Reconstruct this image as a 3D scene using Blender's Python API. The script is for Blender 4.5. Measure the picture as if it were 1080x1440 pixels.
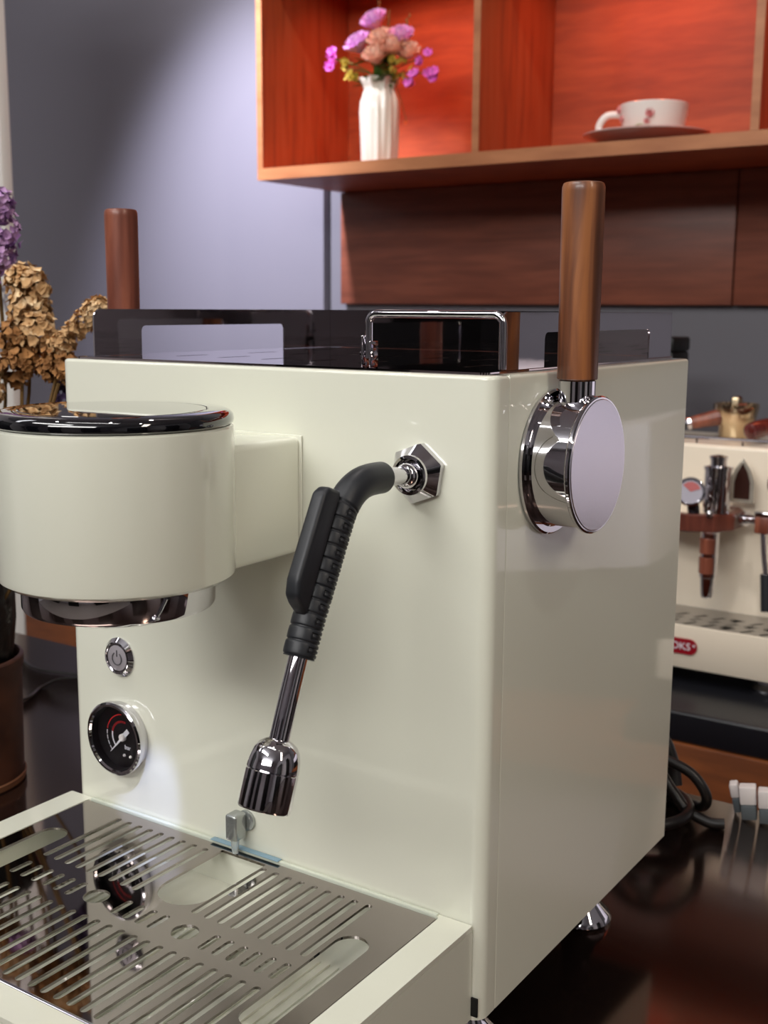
import bpy, bmesh, math, random
from mathutils import Vector, Matrix, noise
PI = math.pi
random.seed(7)
S = bpy.context.scene
COL = S.collection
for o in list(bpy.data.objects): bpy.data.objects.remove(o)

# ------------------------------------------------------------------ camera
YAW, PITCH, ROLL = math.radians(33.744), math.radians(9.922), math.radians(0.36)
fw = Vector((-math.sin(YAW)*math.cos(PITCH), math.cos(YAW)*math.cos(PITCH), -math.sin(PITCH)))
rt = Vector((math.cos(YAW), math.sin(YAW), 0)); up = rt.cross(fw)
r2 = rt*math.cos(ROLL)+up*math.sin(ROLL); u2 = -rt*math.sin(ROLL)+up*math.cos(ROLL)
cd = bpy.data.cameras.new('camera'); cam = bpy.data.objects.new('camera', cd); COL.objects.link(cam)
M = Matrix((r2, u2, -fw)).transposed().to_4x4(); M.translation = Vector((0.26765, -0.49468, 0.37197))
cam.matrix_world = M
cd.sensor_fit = 'VERTICAL'; cd.sensor_height = 36; cd.lens = 1640.15/1440*36; cd.clip_start = .02
cd.dof.use_dof = True; cd.dof.focus_distance = .60; cd.dof.aperture_fstop = 17
S.camera = cam

# ------------------------------------------------------------------ world, lights, exposure
w = bpy.data.worlds.new('world'); S.world = w; w.use_nodes = True
w.node_tree.nodes['Background'].inputs[0].default_value = (.55, .55, .62, 1)
w.node_tree.nodes['Background'].inputs[1].default_value = .10
S.view_settings.view_transform = 'Standard'; S.view_settings.look = 'None'
S.view_settings.gamma = 1; S.view_settings.use_curve_mapping = False
S.view_settings.exposure = 0.0

def area(name, loc, target, sx, sy, watts, col=(1, 1, 1), spread=180):
    d = bpy.data.lights.new(name, 'AREA'); d.shape = 'RECTANGLE'; d.size = sx; d.size_y = sy
    d.energy = watts; d.color = col; d.spread = math.radians(spread)
    o = bpy.data.objects.new(name, d); COL.objects.link(o); o.location = loc
    o.rotation_euler = (Vector(target)-Vector(loc)).to_track_quat('-Z', 'Y').to_euler(); return o
def spot(name, loc, target, watts, ang, blend=.5, col=(1, 1, 1), r=.03):
    d = bpy.data.lights.new(name, 'SPOT'); d.energy = watts; d.color = col
    d.spot_size = math.radians(ang); d.spot_blend = blend; d.shadow_soft_size = r
    o = bpy.data.objects.new(name, d); COL.objects.link(o); o.location = loc
    o.rotation_euler = (Vector(target)-Vector(loc)).to_track_quat('-Z', 'Y').to_euler(); return o
area('ceiling_lamp_long', (-.9, -1.6, 2.0), (-.35, 0, .2), 1.6, .25, 19, (1, .985, .96))
area('ceiling_lamp_rear', (.1, -3.0, 1.9), (-.2, 0, .2), 2.6, .5, 57, (1, .985, .96))
area('ceiling_lamp_middle', (-.15, -.55, 2.0), (-.15, -.1, 0), 1.2, .10, 5, (1, .98, .96))
area('ceiling_lamp_right', (1.8, -.4, 2.0), (.6, .4, 0), .25, 1.8, 27, (1, .88, .74))
area('ceiling_lamp_back', (-1.9, -.3, 2.0), (-1.6, .4, 0), .25, 1.8, 8, (.95, .95, 1))
for lx in (-1.05, -.05, .95):
    spot('downlight', (lx, -.28, 1.98), (-.08, -.02, .2), 9, 60, .8, (1, .98, .94), .025)
area('track_lamp_front', (-.45, .72, 2.0), (-.6, 1.9, .75), .07, .07, 8, (1, .93, .86))
spot('back_spot', (-1.60, 1.02, 1.66), (-1.66, 1.89, .36), 290, 58, 1.0, (.86, .85, 1), .06)
spot('back_spot', (-1.62, 1.15, 1.75), (-1.62, 1.89, .98), 14, 58, 1.0, (.86, .85, 1), .06)
spot('far_counter_fill', (-.1, .25, 1.95), (-.15, 1.2, .0), 44, 34, .8, (1, .96, .92), .04)  # added fill light that brightens the second machine
spot('back_spot', (1.0, .30, 1.7), (.80, 1.30, .15), 110, 50, 1.0, (.88, .86, 1), .06)  # added spot, brightens the unseen cupboard mirrored in knob and side panel
spot('group_lamp', (-.185, -.075, .222), (-.243, .0, .046), 1.3, 19, .6, (.46, .53, 1), .004)
for k, cx in enumerate((-1.169, -.641, -.113)):
    area('cabinet_led', (cx, 1.737, 1.080), (cx, 1.83, .74), .35, .03, .8, (1, .21, .08), 150)

# ------------------------------------------------------------------ materials
def lin(c): return tuple(((v/255)/12.92 if v/255 <= .04045 else ((v/255+.055)/1.055)**2.4) for v in c)
def mat(name, rgb, rough=.5, metal=0, coat=0, coatr=.03, bump=0, bscale=300, spec=.5, trans=0, ior=1.45, aniso=0, sheen=0, emit=None, es=0, bdist=.001):
    m = bpy.data.materials.new(name); m.use_nodes = True; nt = m.node_tree; b = nt.nodes['Principled BSDF']
    b.inputs['Base Color'].default_value = (*lin(rgb), 1); b.inputs['Roughness'].default_value = rough
    b.inputs['Metallic'].default_value = metal; b.inputs['Coat Weight'].default_value = coat
    b.inputs['Coat Roughness'].default_value = coatr; b.inputs['Specular IOR Level'].default_value = spec
    b.inputs['Transmission Weight'].default_value = trans; b.inputs['IOR'].default_value = ior
    b.inputs['Anisotropic'].default_value = aniso
    if sheen: b.inputs['Sheen Weight'].default_value = sheen
    if emit: b.inputs['Emission Color'].default_value = (*lin(emit), 1); b.inputs['Emission Strength'].default_value = es
    if bump:
        tc = nt.nodes.new('ShaderNodeTexCoord'); n = nt.nodes.new('ShaderNodeTexNoise'); n.inputs['Scale'].default_value = bscale
        bp = nt.nodes.new('ShaderNodeBump'); bp.inputs['Strength'].default_value = bump; bp.inputs['Distance'].default_value = bdist
        nt.links.new(tc.outputs['Object'], n.inputs['Vector']); nt.links.new(n.outputs['Fac'], bp.inputs['Height'])
        nt.links.new(bp.outputs['Normal'], b.inputs['Normal'])
        if coat: nt.links.new(bp.outputs['Normal'], b.inputs['Coat Normal'])
    return m
def mottle(name, c1, c2, scale=(1, 1, 1), nscale=8, rough=.5, coat=0, coatr=.1, detail=6, dist=0, bump=0, c3=None, metal=0, lo=.35, hi=.65, spec=.5):
    m = bpy.data.materials.new(name); m.use_nodes = True; nt = m.node_tree; b = nt.nodes['Principled BSDF']
    tc = nt.nodes.new('ShaderNodeTexCoord'); mp = nt.nodes.new('ShaderNodeMapping'); mp.inputs['Scale'].default_value = scale
    n = nt.nodes.new('ShaderNodeTexNoise'); n.inputs['Scale'].default_value = nscale; n.inputs['Detail'].default_value = detail
    n.inputs['Distortion'].default_value = dist
    cr = nt.nodes.new('ShaderNodeValToRGB'); cr.color_ramp.elements[0].position = lo; cr.color_ramp.elements[1].position = hi
    cr.color_ramp.elements[0].color = (*lin(c1), 1); cr.color_ramp.elements[1].color = (*lin(c2), 1)
    if c3: e = cr.color_ramp.elements.new((lo+hi)/2); e.color = (*lin(c3), 1)
    L = nt.links.new; L(tc.outputs['Object'], mp.inputs[0]); L(mp.outputs[0], n.inputs['Vector']); L(n.outputs['Fac'], cr.inputs[0])
    L(cr.outputs[0], b.inputs['Base Color'])
    b.inputs['Roughness'].default_value = rough; b.inputs['Coat Weight'].default_value = coat; b.inputs['Coat Roughness'].default_value = coatr
    b.inputs['Metallic'].default_value = metal; b.inputs['Specular IOR Level'].default_value = spec
    if bump:
        bp = nt.nodes.new('ShaderNodeBump'); bp.inputs['Strength'].default_value = bump; bp.inputs['Distance'].default_value = .0006
        L(n.outputs['Fac'], bp.inputs['Height']); L(bp.outputs[0], b.inputs['Normal'])
    return m
CREAM = mat('cream_paint', (224, 225, 209), .32, coat=1, coatr=.02, bump=.05, bscale=260, bdist=.0006)
CREAM2 = mat('warm_cream_paint', (232, 220, 200), .35, coat=.6, coatr=.05)
CHROME = mat('chrome', (212, 210, 214), .035, 1)
STEEL = mat('polished_steel', (196, 190, 186), .07, 1)
MIRROR = mat('mirror_steel', (205, 200, 202), .03, 1, bump=.03, bscale=60, bdist=.0008)
DECK = mat('mirror_deck', (190, 178, 178), .03, 1)
BRUSH = mat('brushed_steel', (232, 228, 238), .30, 1, aniso=.6, bump=.04, bscale=500)
BLACKGLASS = mat('black_glass', (10, 10, 14), .03, spec=.8, coat=1, coatr=.01)
RUBBER = mat('black_rubber', (34, 36, 40), .42, bump=.08, bscale=900, bdist=.0003)
BLACK = mat('matt_black', (12, 12, 14), .5)
DARKGAP = mat('dark_gap', (16, 14, 12), .7)
WALNUT = mottle('walnut', (74, 40, 22), (150, 92, 50), (60, 60, 5), 1.6, .42, .25, .15, 7, .6, .05, (112, 64, 36))
REDWOOD = mottle('reddish_wood', (96, 48, 34), (142, 80, 58), (60, 60, 5), 1.5, .42, .2, .15, 7, .5, .05, (118, 62, 45))
SAPELE = mottle('red_brown_veneer', (152, 64, 28), (174, 80, 38), (3, 3, 18), 3, .5, 0, .2, 6, .3, .03, (164, 72, 33))
SAPELEV = mottle('red_brown_veneer_upright', (140, 64, 36), (164, 82, 48), (18, 18, 1.6), 3, .5, 0, .2, 6, .3, .03, (162, 75, 38))
EDGEWOOD = mottle('edge_banding', (160, 100, 62), (184, 122, 80), (3, 3, 14), 2, .45, .1)
PANELW = mottle('dark_brown_veneer', (114, 62, 46), (138, 78, 58), (2.5, 3, 24), 2, .45, .12, .25, 5, .2, .02, (126, 70, 52))
ORANGEW = mottle('orange_brown_wood', (98, 50, 18), (126, 68, 28), (3, 3, 20), 3, .5, .1, .2)
WALL = mat('gray_wall', (112, 111, 118), .48, bump=.04, bscale=200)
PANELG = mat('lilac_gray_panel', (124, 122, 132), .42, bump=.05, bscale=400)
COUNTER = mottle('black_stone', (20, 13, 11), (36, 25, 20), (1, 1, 1), 500, .13, 0, .09, 2, 0, 0, None, 0, .5, .78, 1)
cb = COUNTER.node_tree.nodes['Principled BSDF']; cb.inputs['IOR'].default_value = 1.85; cb.inputs['Specular Tint'].default_value = (1, .72, .60, 1)
FLOOR = mat('floor_tile', (120, 112, 106), .3); CEIL = mat('ceiling_paint', (200, 200, 206), .8)
ROOMW = mat('room_paint', (206, 203, 208), .7)
WHITE = mat('white_ceramic', (236, 232, 226), .18, coat=.6)
IVORY = mat('ivory_ceramic', (232, 224, 208), .28, coat=.5)
WPLASTIC = mat('white_plastic', (238, 232, 230), .35)
GPLASTIC = mat('gray_plastic', (92, 100, 104), .45)
GOLD = mat('brass', (208, 186, 152), .18, 1)
REDB = mat('badge_red', (150, 18, 34), .35, coat=.5); WPRINT = mat('white_print', (232, 232, 240), .5)
REDP = mat('red_print', (200, 32, 36), .5); DIAL = mat('dial_black', (20, 16, 20), .4)
GLASS = mat('clear_glass', (255, 255, 255), .0, trans=1, ior=1.08, spec=.1)
CLOUDY = mat('cloudy_zinc', (170, 174, 172), .25, .75, bump=.2, bscale=300)
FILM = mat('blue_film', (128, 158, 174), .35)
BANNER = mat('banner_white', (222, 218, 212), .55); BPRINT = mat('banner_print', (140, 134, 140), .6)
POTM = mottle('brown_leather', (64, 34, 20), (92, 52, 32), (1, 1, 1), 30, .5)
BAG = mat('black_crinkled_plastic', (20, 20, 22), .28, bump=.5, bscale=60, bdist=.004)
STEMB = mat('dry_stem', (112, 84, 44), .8); STEMG = mat('green_stem', (82, 98, 44), .6)
DRYB = mottle('dried_beige', (196, 156, 108), (238, 212, 170), (1, 1, 1), 90, .85, c3=(200, 160, 112))
DRYP = mottle('dried_purple', (150, 106, 168), (206, 168, 208), (1, 1, 1), 90, .85)
DRYV = mottle('dried_violet', (48, 32, 62), (84, 60, 100), (1, 1, 1), 90, .85)
DRYO = mottle('dried_ochre', (132, 88, 46), (176, 126, 74), (1, 1, 1), 90, .85)
LILAC = mottle('lilac_petal', (232, 156, 226), (250, 214, 248), (1, 1, 1), 120, .6)
PEACH = mottle('peach_petal', (240, 176, 152), (252, 222, 200), (1, 1, 1), 120, .6)
MAGENTA = mottle('magenta_petal', (226, 104, 212), (246, 150, 230), (1, 1, 1), 120, .6)
YELLOWP = mottle('yellow_green_petal', (176, 150, 50), (214, 190, 84), (1, 1, 1), 120, .6)
LEAFM = mottle('green_leaf', (46, 72, 24), (92, 122, 48), (1, 1, 1), 60, .5)
CABLEM = mat('black_cable', (22, 19, 18), .38)

# ------------------------------------------------------------------ mesh helpers
# The back of the room (far counter, second machine, cabinet wall) is drawn nearer and smaller, then enlarged about the camera position.
BACK = Matrix.Translation((-.1606, .2968, -.2232)) @ Matrix.Scale(1.6, 4)
CAM_SCALE = [Matrix.Identity(4)]
def back(on): CAM_SCALE[0] = BACK if on else Matrix.Identity(4)
def nb(): return bmesh.new()
def box(bm, x0, x1, y0, y1, z0, z1, bev=0, seg=2, edges=None, mx=None):
    t = bmesh.new(); bmesh.ops.create_cube(t, size=1)
    for v in t.verts: v.co = Vector((x0+(v.co.x+.5)*(x1-x0), y0+(v.co.y+.5)*(y1-y0), z0+(v.co.z+.5)*(z1-z0)))
    if bev:
        es = [e for e in t.edges if edges is None or edges(e)]
        bmesh.ops.bevel(t, geom=es, offset=bev, segments=seg, profile=.5, affect='EDGES')
    merge(bm, t, mx); return bm
def merge(bm, t, mx=None):
    if mx is not None: bmesh.ops.transform(t, matrix=mx, verts=t.verts)
    me = bpy.data.meshes.new('tmp'); t.to_mesh(me); t.free(); bm.from_mesh(me); bpy.data.meshes.remove(me)
def axis(loc, d=(0, 0, 1), roll=0):
    q = Vector(d).normalized().to_track_quat('Z', 'Y')
    return Matrix.Translation(loc) @ q.to_matrix().to_4x4() @ Matrix.Rotation(roll, 4, 'Z')
def lathe(bm, prof, n=48, mx=None, rf=None):
    t = bmesh.new(); rings = []
    for i, (r, z) in enumerate(prof):
        if r < 1e-6: rings.append([t.verts.new((0, 0, z))])
        else:
            rg = []
            for k in range(n):
                a = 2*PI*k/n; rr = r*(rf(a, z, i) if rf else 1); rg.append(t.verts.new((rr*math.cos(a), rr*math.sin(a), z)))
            rings.append(rg)
    for a, b in zip(rings, rings[1:]):
        for k in range(n):
            k2 = (k+1) % n
            if len(a) == 1 and len(b) == 1: continue
            if len(a) == 1: t.faces.new((a[0], b[k2], b[k])) if 0 else t.faces.new((a[0], b[k], b[k2]))
            elif len(b) == 1: t.faces.new((a[k], b[0], a[k2])) if 0 else t.faces.new((a[k], a[k2], b[0]))
            else: t.faces.new((a[k], a[k2], b[k2], b[k]))
    bmesh.ops.recalc_face_normals(t, faces=t.faces); merge(bm, t, mx); return bm
def smoothpath(P, n=6):
    P = [Vector(p) for p in P]; out = []
    for i in range(len(P)-1):
        a = P[max(i-1, 0)]; b = P[i]; c = P[i+1]; d = P[min(i+2, len(P)-1)]
        for k in range(n):
            u = k/n; out.append(.5*((2*b)+(-a+c)*u+(2*a-5*b+4*c-d)*u*u+(-a+3*b-3*c+d)*u**3))
    out.append(P[-1]); return out
def tube(bm, P, r, n=12, caps=True, rf=None, ref=None):
    P = [Vector(p) for p in P]; m = len(P); t = bmesh.new(); rings = []
    T = [(P[min(i+1, m-1)]-P[max(i-1, 0)]).normalized() for i in range(m)]
    N = Vector(ref) if ref else (Vector((0, 0, 1)) if abs(T[0].z) < .9 else Vector((1, 0, 0)))
    s = 0
    for i in range(m):
        if i: s += (P[i]-P[i-1]).length
        N = (N-T[i]*N.dot(T[i])).normalized(); B = T[i].cross(N)
        rr = r[i] if isinstance(r, (list, tuple)) else r; rg = []
        for k in range(n):
            a = 2*PI*k/n; q = rr*(rf(s, a) if rf else 1); rg.append(t.verts.new(P[i]+N*math.cos(a)*q+B*math.sin(a)*q))
        rings.append(rg)
    for a, b in zip(rings, rings[1:]):
        for k in range(n): t.faces.new((a[k], a[(k+1) % n], b[(k+1) % n], b[k]))
    if caps: t.faces.new(rings[0][::-1]); t.faces.new(rings[-1])
    bmesh.ops.recalc_face_normals(t, faces=t.faces); merge(bm, t); return bm
def obj(name, bm, m, parent=None, ang=35, kind=None, mx=None, label=None):
    if isinstance(bm, bmesh.types.BMesh):
        me = bpy.data.meshes.new(name); bm.to_mesh(me); bm.free()
    else: me = bm
    for p in me.polygons: p.use_smooth = True
    me.set_sharp_from_angle(angle=math.radians(ang))
    me.materials.clear(); me.materials.append(m); me.transform(CAM_SCALE[0])
    o = bpy.data.objects.new(name, me); COL.objects.link(o)
    if parent:
        o.parent = parent
        # children are written in world space; parents may sit elsewhere
        W = Matrix.Translation(-wloc(parent)); me.transform(W)
    if kind: o['kind'] = kind
    if label: o['label'] = label
    return o
def wloc(o):
    v = Vector((0, 0, 0))
    while o: v = v+Vector(o.location); o = o.parent
    return v
def tag(o, label=None, cat=None, group=None, kind=None):
    if label: o['label'] = label
    if cat: o['category'] = cat
    if group: o['group'] = group
    if kind: o['kind'] = kind
    return o
def thing(name, loc, label, cat, group=None):
    o = bpy.data.objects.new(name, None); COL.objects.link(o); o.location = CAM_SCALE[0] @ Vector(loc); o.empty_display_size = .02
    return tag(o, label, cat, group)
def struct(name, bm, m, parent=None):
    o = obj(name, bm, m, parent)
    if not parent: o['kind'] = 'structure'
    return o
def plate(outer, holes, th, mx, bev=0):   # flat sheet with real holes; outline in local xy, thickness along local z (centred)
    cu = bpy.data.curves.new('sheet', 'CURVE'); cu.dimensions = '2D'; cu.fill_mode = 'BOTH'; cu.extrude = th/2; cu.bevel_depth = bev
    for pts in [outer]+holes:
        sp = cu.splines.new('POLY'); sp.points.add(len(pts)-1)
        for i, (x, y) in enumerate(pts): sp.points[i].co = (x, y, 0, 1)
        sp.use_cyclic_u = True
    o = bpy.data.objects.new('sheet', cu); COL.objects.link(o); dg = bpy.context.evaluated_depsgraph_get()
    me = bpy.data.meshes.new_from_object(o.evaluated_get(dg)); bpy.data.objects.remove(o); bpy.data.curves.remove(cu)
    me.transform(mx); return me
def text(s, size, mx, th=.0002):
    cu = bpy.data.curves.new('t', 'FONT'); cu.body = s; cu.size = size; cu.extrude = th; cu.align_x = 'CENTER'; cu.align_y = 'CENTER'
    o = bpy.data.objects.new('t', cu); COL.objects.link(o); dg = bpy.context.evaluated_depsgraph_get()
    me = bpy.data.meshes.new_from_object(o.evaluated_get(dg)); bpy.data.objects.remove(o); bpy.data.curves.remove(cu)
    me.transform(mx); return me
def slot(cx, y0, y1, w, n=6):   # pill outline along y
    r = w/2; P = []
    for k in range(n+1): a = PI*k/n; P.append((cx+r*math.cos(a), y1-r+r*math.sin(a)))
    for k in range(n+1): a = PI+PI*k/n; P.append((cx+r*math.cos(a), y0+r+r*math.sin(a)))
    return P
def circ(cx, cy, r, n=28): return [(cx+r*math.cos(2*PI*k/n), cy+r*math.sin(2*PI*k/n)) for k in range(n)]
def rrect(x0, x1, y0, y1, r, n=5, corners='1111'):
    P = []
    for i, (cx, cy, a0) in enumerate(((x1-r, y1-r, 0), (x0+r, y1-r, PI/2), (x0+r, y0+r, PI), (x1-r, y0+r, 1.5*PI))):
        if corners[i] == '1':
            for k in range(n+1): a = a0+PI/2*k/n; P.append((cx+r*math.cos(a), cy+r*math.sin(a)))
        else: P.append(((x1, x0, x0, x1)[i], (y1, y1, y0, y0)[i]))
    return P

# ------------------------------------------------------------------ the room
CZ = -.045                       # top of the counter
struct('floor', box(nb(), -3.2, 3.2, -3.6, 2.0, -.93, -.9), FLOOR)
struct('ceiling', box(nb(), -3.2, 3.2, -3.6, 2.0, 2.1, 2.15), CEIL)
struct('wall_back', box(nb(), -3.2, 3.2, 1.913, 2.0, -.9, 2.1), WALL)
struct('wall_left', box(nb(), -3.25, -3.2, -3.6, 2.0, -.9, 2.1), ROOMW)
struct('wall_right', box(nb(), 3.2, 3.25, -3.6, 2.0, -.9, 2.1), ROOMW)
struct('wall_front', box(nb(), -3.2, 3.2, -3.65, -3.6, -.9, 2.1), ROOMW)
back(1)
struct('trim_1', box(nb(), -1.895, -.842, .993, 1.0098, -.42, 1.45, .002), PANELG)      # proud bright wall panel on the left
pw = bpy.data.objects.new('trim_2', None); COL.objects.link(pw); pw['kind'] = 'structure'; pw.location = BACK @ Vector((0, 1, .38))
for x0, x1 in ((-.8113, -.2018), (-.1998, .4), (.402, 1.0)):
    obj('panel', box(nb(), x0, x1, .9955, 1.0098, .378, .5445, .0012), PANELW, pw)
back(0)

# counter: black polished stone on a dark base
t = thing('counter', (-.4, -.1, -.9), 'polished black stone counter that the cream machine and the plant pot stand on', 'counter')
obj('worktop', box(nb(), -1.6, 1.5, -.55, .458, CZ-.03, CZ, .003), COUNTER, t)
obj('base_cabinet', box(nb(), -1.57, 1.47, -.5, .458, -.9, CZ-.0305), PANELW, t)
back(1)
t = thing('plinth', (-.2, .7, -.42), 'orange-brown wooden ledge behind the black counter, under the black stand', 'ledge')
obj('ledge', box(nb(), -.925, 1.2, .4595, .992, -.42, -.003, .002), ORANGEW, t)
tag(obj('display_stand', box(nb(), -.40, .345, .462, .74, -.0029, .025, .003, 3), BLACK), 'low black platform with a pale front edge that the background machine stands on', 'stand')
bpy.data.objects['display_stand'].data.materials[0] = mat('satin_black_board', (22, 23, 28), .3)
# tall box behind
t = thing('storage_box', (-.205, .80, -.0025), 'tall black box standing behind the cream machine at the right', 'box')
obj('box_body', box(nb(), -.262, -.198, .785, .84, -.0025, .325, .003), BLACK, t)
obj('box_lid', box(nb(), -.2626, -.1974, .7844, .8406, .3252, .3415, .003), BLACK, t)

# banner at far left with pale print
t = thing('banner', (-1.05, .48, -.42), 'white upright banner with gray floral print at the left edge of the picture', 'banner')
obj('board', box(nb(), -1.2, -.938, .468, .484, -.42, .95, .002), BANNER, t)
for (cx, cz) in ((-.951, .48), (-.955, .43), (-.947, .385), (-.952, .33), (-.965, .55), (-.949, .30)):
    bm = nb()
    for k in range(6):
        a = 2*PI*k/6+cx*30; mx = Matrix.Translation((cx+.010*math.cos(a), .4674, cz+.010*math.sin(a)*1.3)) @ Matrix.Rotation(-a, 4, 'Y')
        box(bm, -.008, .008, -.0003, .0003, -.003, .003, 0, mx=mx)
    obj('printed_flower', bm, BPRINT, t)

back(0)
# unseen dark cabinets added behind the viewer for contrast in the polished metal
for k, (cx, cy, wx, wy, where) in enumerate(((-2.2, -3.35, .8, .45, 'against the front wall, leftmost of the three there'), (-.6, -3.35, .7, .45, 'against the front wall, middle and narrowest of the three'), (1.4, -3.35, 1.0, .45, 'against the front wall, widest and rightmost of the three'), (2.95, -1.4, .45, 1.0, 'against the right wall, farther from the wall cabinet'), (2.95, .5, .45, .7, 'against the right wall, nearer the wall cabinet'), (-2.95, -1.0, .45, 1.1, 'alone against the left wall'))):
    t = thing('reflection_cabinet', (cx, cy, -.9), 'tall black cabinet added for dark reflections, '+where, 'cabinet', 'black cabinets added behind the viewer for reflections')
    obj('cabinet_body', box(nb(), cx-wx/2, cx+wx/2, cy-wy/2, cy+wy/2, -.8995, 1.25, .004), BLACK, t)
back(1)
# ------------------------------------------------------------------ wall cabinet
t = thing('wall_cabinet', (-.2, .9, .546), 'open red-brown wooden wall cabinet with lit compartments', 'cabinet')
x0c, x1c, y0c, zb, zt = -.812, .55, .80, .5455, .832
def board(name, a, b, c, d, e, f, m, edge):
    o = obj(name, box(nb(), a, b, c+.0012, d, e, f), m, t)
    g = {'z': (a, b, c, c+.0011, e, f)}['z']; obj('edge_banding', box(nb(), *g), EDGEWOOD, o); return o
board('bottom_board', x0c, x1c, y0c, 1.0085, zb, .561, SAPELE, 'z')
board('top_board', x0c, x1c, y0c, 1.0085, zt, zt+.016, SAPELE, 'z')
board('side_panel', x0c, x0c+.0095, y0c, 1.0085, .5613, zt-.0003, SAPELEV, 'z')
board('side_panel', x1c-.01, x1c, y0c, 1.0085, .5613, zt-.0003, SAPELEV, 'z')
for dx in (-.4715, -.1305, .21): board('divider', dx, dx+.0095, y0c, 1.0030, .5613, zt-.0003, SAPELEV, 'z')
obj('back_panel', box(nb(), x0c+.0098, x1c-.0103, 1.0033, 1.0085, .5613, zt-.0003), SAPELE, t)
for cx in (-.63, -.30, .03): obj('light_strip', box(nb(), cx-.11, cx+.11, .892, .908, .8245, .8315, .001), WPLASTIC, t)

back(0)
t = thing('reflection_cupboard', (.85, 1.45, -.226), 'unseen white cupboard on a dark base, added as a bright reflection right of the background machine', 'cupboard')  # unseen, added so the knob face and side panel mirror something bright
obj('cupboard_base', box(nb(), .43, 1.33, 1.24, 1.64, -.2265, .0195, .002), BLACK, t)
for k in range(2): obj('cupboard_door', box(nb(), .43+k*.4505, .8795+k*.4505, 1.22, 1.2395, .02, .27, .003), mat('white_lacquer', (228, 224, 232), .3), t)
obj('cupboard_body', box(nb(), .43, 1.33, 1.24, 1.64, .02, .27, .003), WPLASTIC, t)
# ------------------------------------------------------------------ espresso machine
EM = thing('espresso_machine', (-.153, .13, CZ), 'large cream espresso machine with walnut levers and a black-sleeved steam wand, in the foreground', 'coffee machine')
W_, D_, H_ = .306, .2708, .34
vert = lambda e: abs(e.verts[0].co.z-e.verts[1].co.z) > .1
bm = nb(); t_ = bmesh.new(); bmesh.ops.create_cube(t_, size=1)
def shellbox(x0, x1, y0, y1, z0, z1, rv, rt, rb=.001):
    t = bmesh.new(); bmesh.ops.create_cube(t, size=1)
    for v in t.verts: v.co = Vector((x0+(v.co.x+.5)*(x1-x0), y0+(v.co.y+.5)*(y1-y0), z0+(v.co.z+.5)*(z1-z0)))
    es = [e for e in t.edges if abs(e.verts[0].co.z-e.verts[1].co.z) > .1 and e.verts[0].co.y < y0+1e-5]
    bmesh.ops.bevel(t, geom=es, offset=rv, segments=8, profile=.5, affect='EDGES')
    es = [e for e in t.edges if all(v.co.z > z1-1e-5 for v in e.verts)]
    bmesh.ops.bevel(t, geom=es, offset=rt, segments=4, profile=.5, affect='EDGES'); return t
t_.free(); bm.free()
front = obj('front_shell', shellbox(-W_, 0, 0, .0158, 0, H_, .0075, .0022), CREAM, EM)
obj('rear_shell', shellbox(-W_, 0, .0164, D_, 0, H_, .0007, .0022), CREAM, EM)
obj('inner_chassis', box(nb(), -W_+.003, -.0012, .01, D_-.005, -.0015, H_-.003), DARKGAP, EM)
deck_holes = [slot(x, y, y+.03, .0035) for x in (-.255, -.22, -.185, -.15, -.115, -.08, -.045) for y in (.05, .12, .19)]
obj('top_deck', plate(rrect(-.299, -.0075, .0065, .2645, .004), deck_holes, .0012, Matrix.Translation((0, 0, H_+.0006))), DECK, EM)
# cup rails of bent mirror sheet, each with a cut-out at the foot
def rail(name, u0, u1, n0, n1, mx):
    out = [(u0, .0)]+[(n0, .0)]+[(n0, .0165)]
    out = [(u0, 0), (n0, 0)]
    for k in range(5): a = PI-PI/2*k/4; out.append((n0+.0035+.0035*math.cos(a), .015+.0035*math.sin(a)))
    for k in range(5): a = PI/2-PI/2*k/4; out.append((n1-.0035+.0035*math.cos(a), .015+.0035*math.sin(a)))
    out += [(n1, 0), (u1, 0), (u1, .029)]
    for k in range(6): a = PI/2+PI/2*k/5; out.append((u0+.006+.006*math.cos(a), .023+.006*math.sin(a)))
    return obj(name, plate(out, [], .0012, mx), MIRROR, EM)
YZ = Matrix(((0, 0, 1, 0), (1, 0, 0, 0), (0, 1, 0, 0), (0, 0, 0, 1)))
rail('side_rail', .0145, .261, .055, .203, Matrix.Translation((-.2905, 0, H_+.0013)) @ YZ)
rail('side_rail', .0245, .261, .0727, .2235, Matrix.Translation((-.0100, 0, H_+.0013)) @ YZ)
XZ = Matrix(((1, 0, 0, 0), (0, 0, -1, 0), (0, 1, 0, 0), (0, 0, 0, 1)))
obj('back_rail', plate([(-.2911, 0), (-.0094, 0), (-.0094, .029), (-.2911, .029)], [], .0012, Matrix.Translation((0, .2618, H_+.0013)) @ XZ), MIRROR, EM)
# front grab rod with its bracket
P = [(-.0905, .026, .3455), (-.0905, .026, .364)]
for k in range(1, 7): a = PI-PI/2*k/6; P.append((-.0855+.005*math.cos(a), .026, .364+.005*math.sin(a)))
P += [(-.05, .026, .369)]
for k in range(0, 7): a = PI/2-PI/2*k/6; P.append((-.0145+.005*math.cos(a), .026, .364+.005*math.sin(a)))
P.append((-.0095, .026, .342))
rod = obj('front_rail_rod', tube(nb(), P, .0021, 14), CHROME, EM)
bm = nb(); box(bm, -.0935, -.0925, .0225, .0305, H_+.0013, .3575, .0004); box(bm, -.0885, -.0875, .0225, .0305, H_+.0013, .3545, .0004)
tube(bm, [(-.0955, .026, .3475), (-.086, .026, .3475)], .0017, 10)
obj('hinge_bracket', bm, CHROME, rod)
lathe_knob = [(0, 0), (.0016, 0)]
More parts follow.
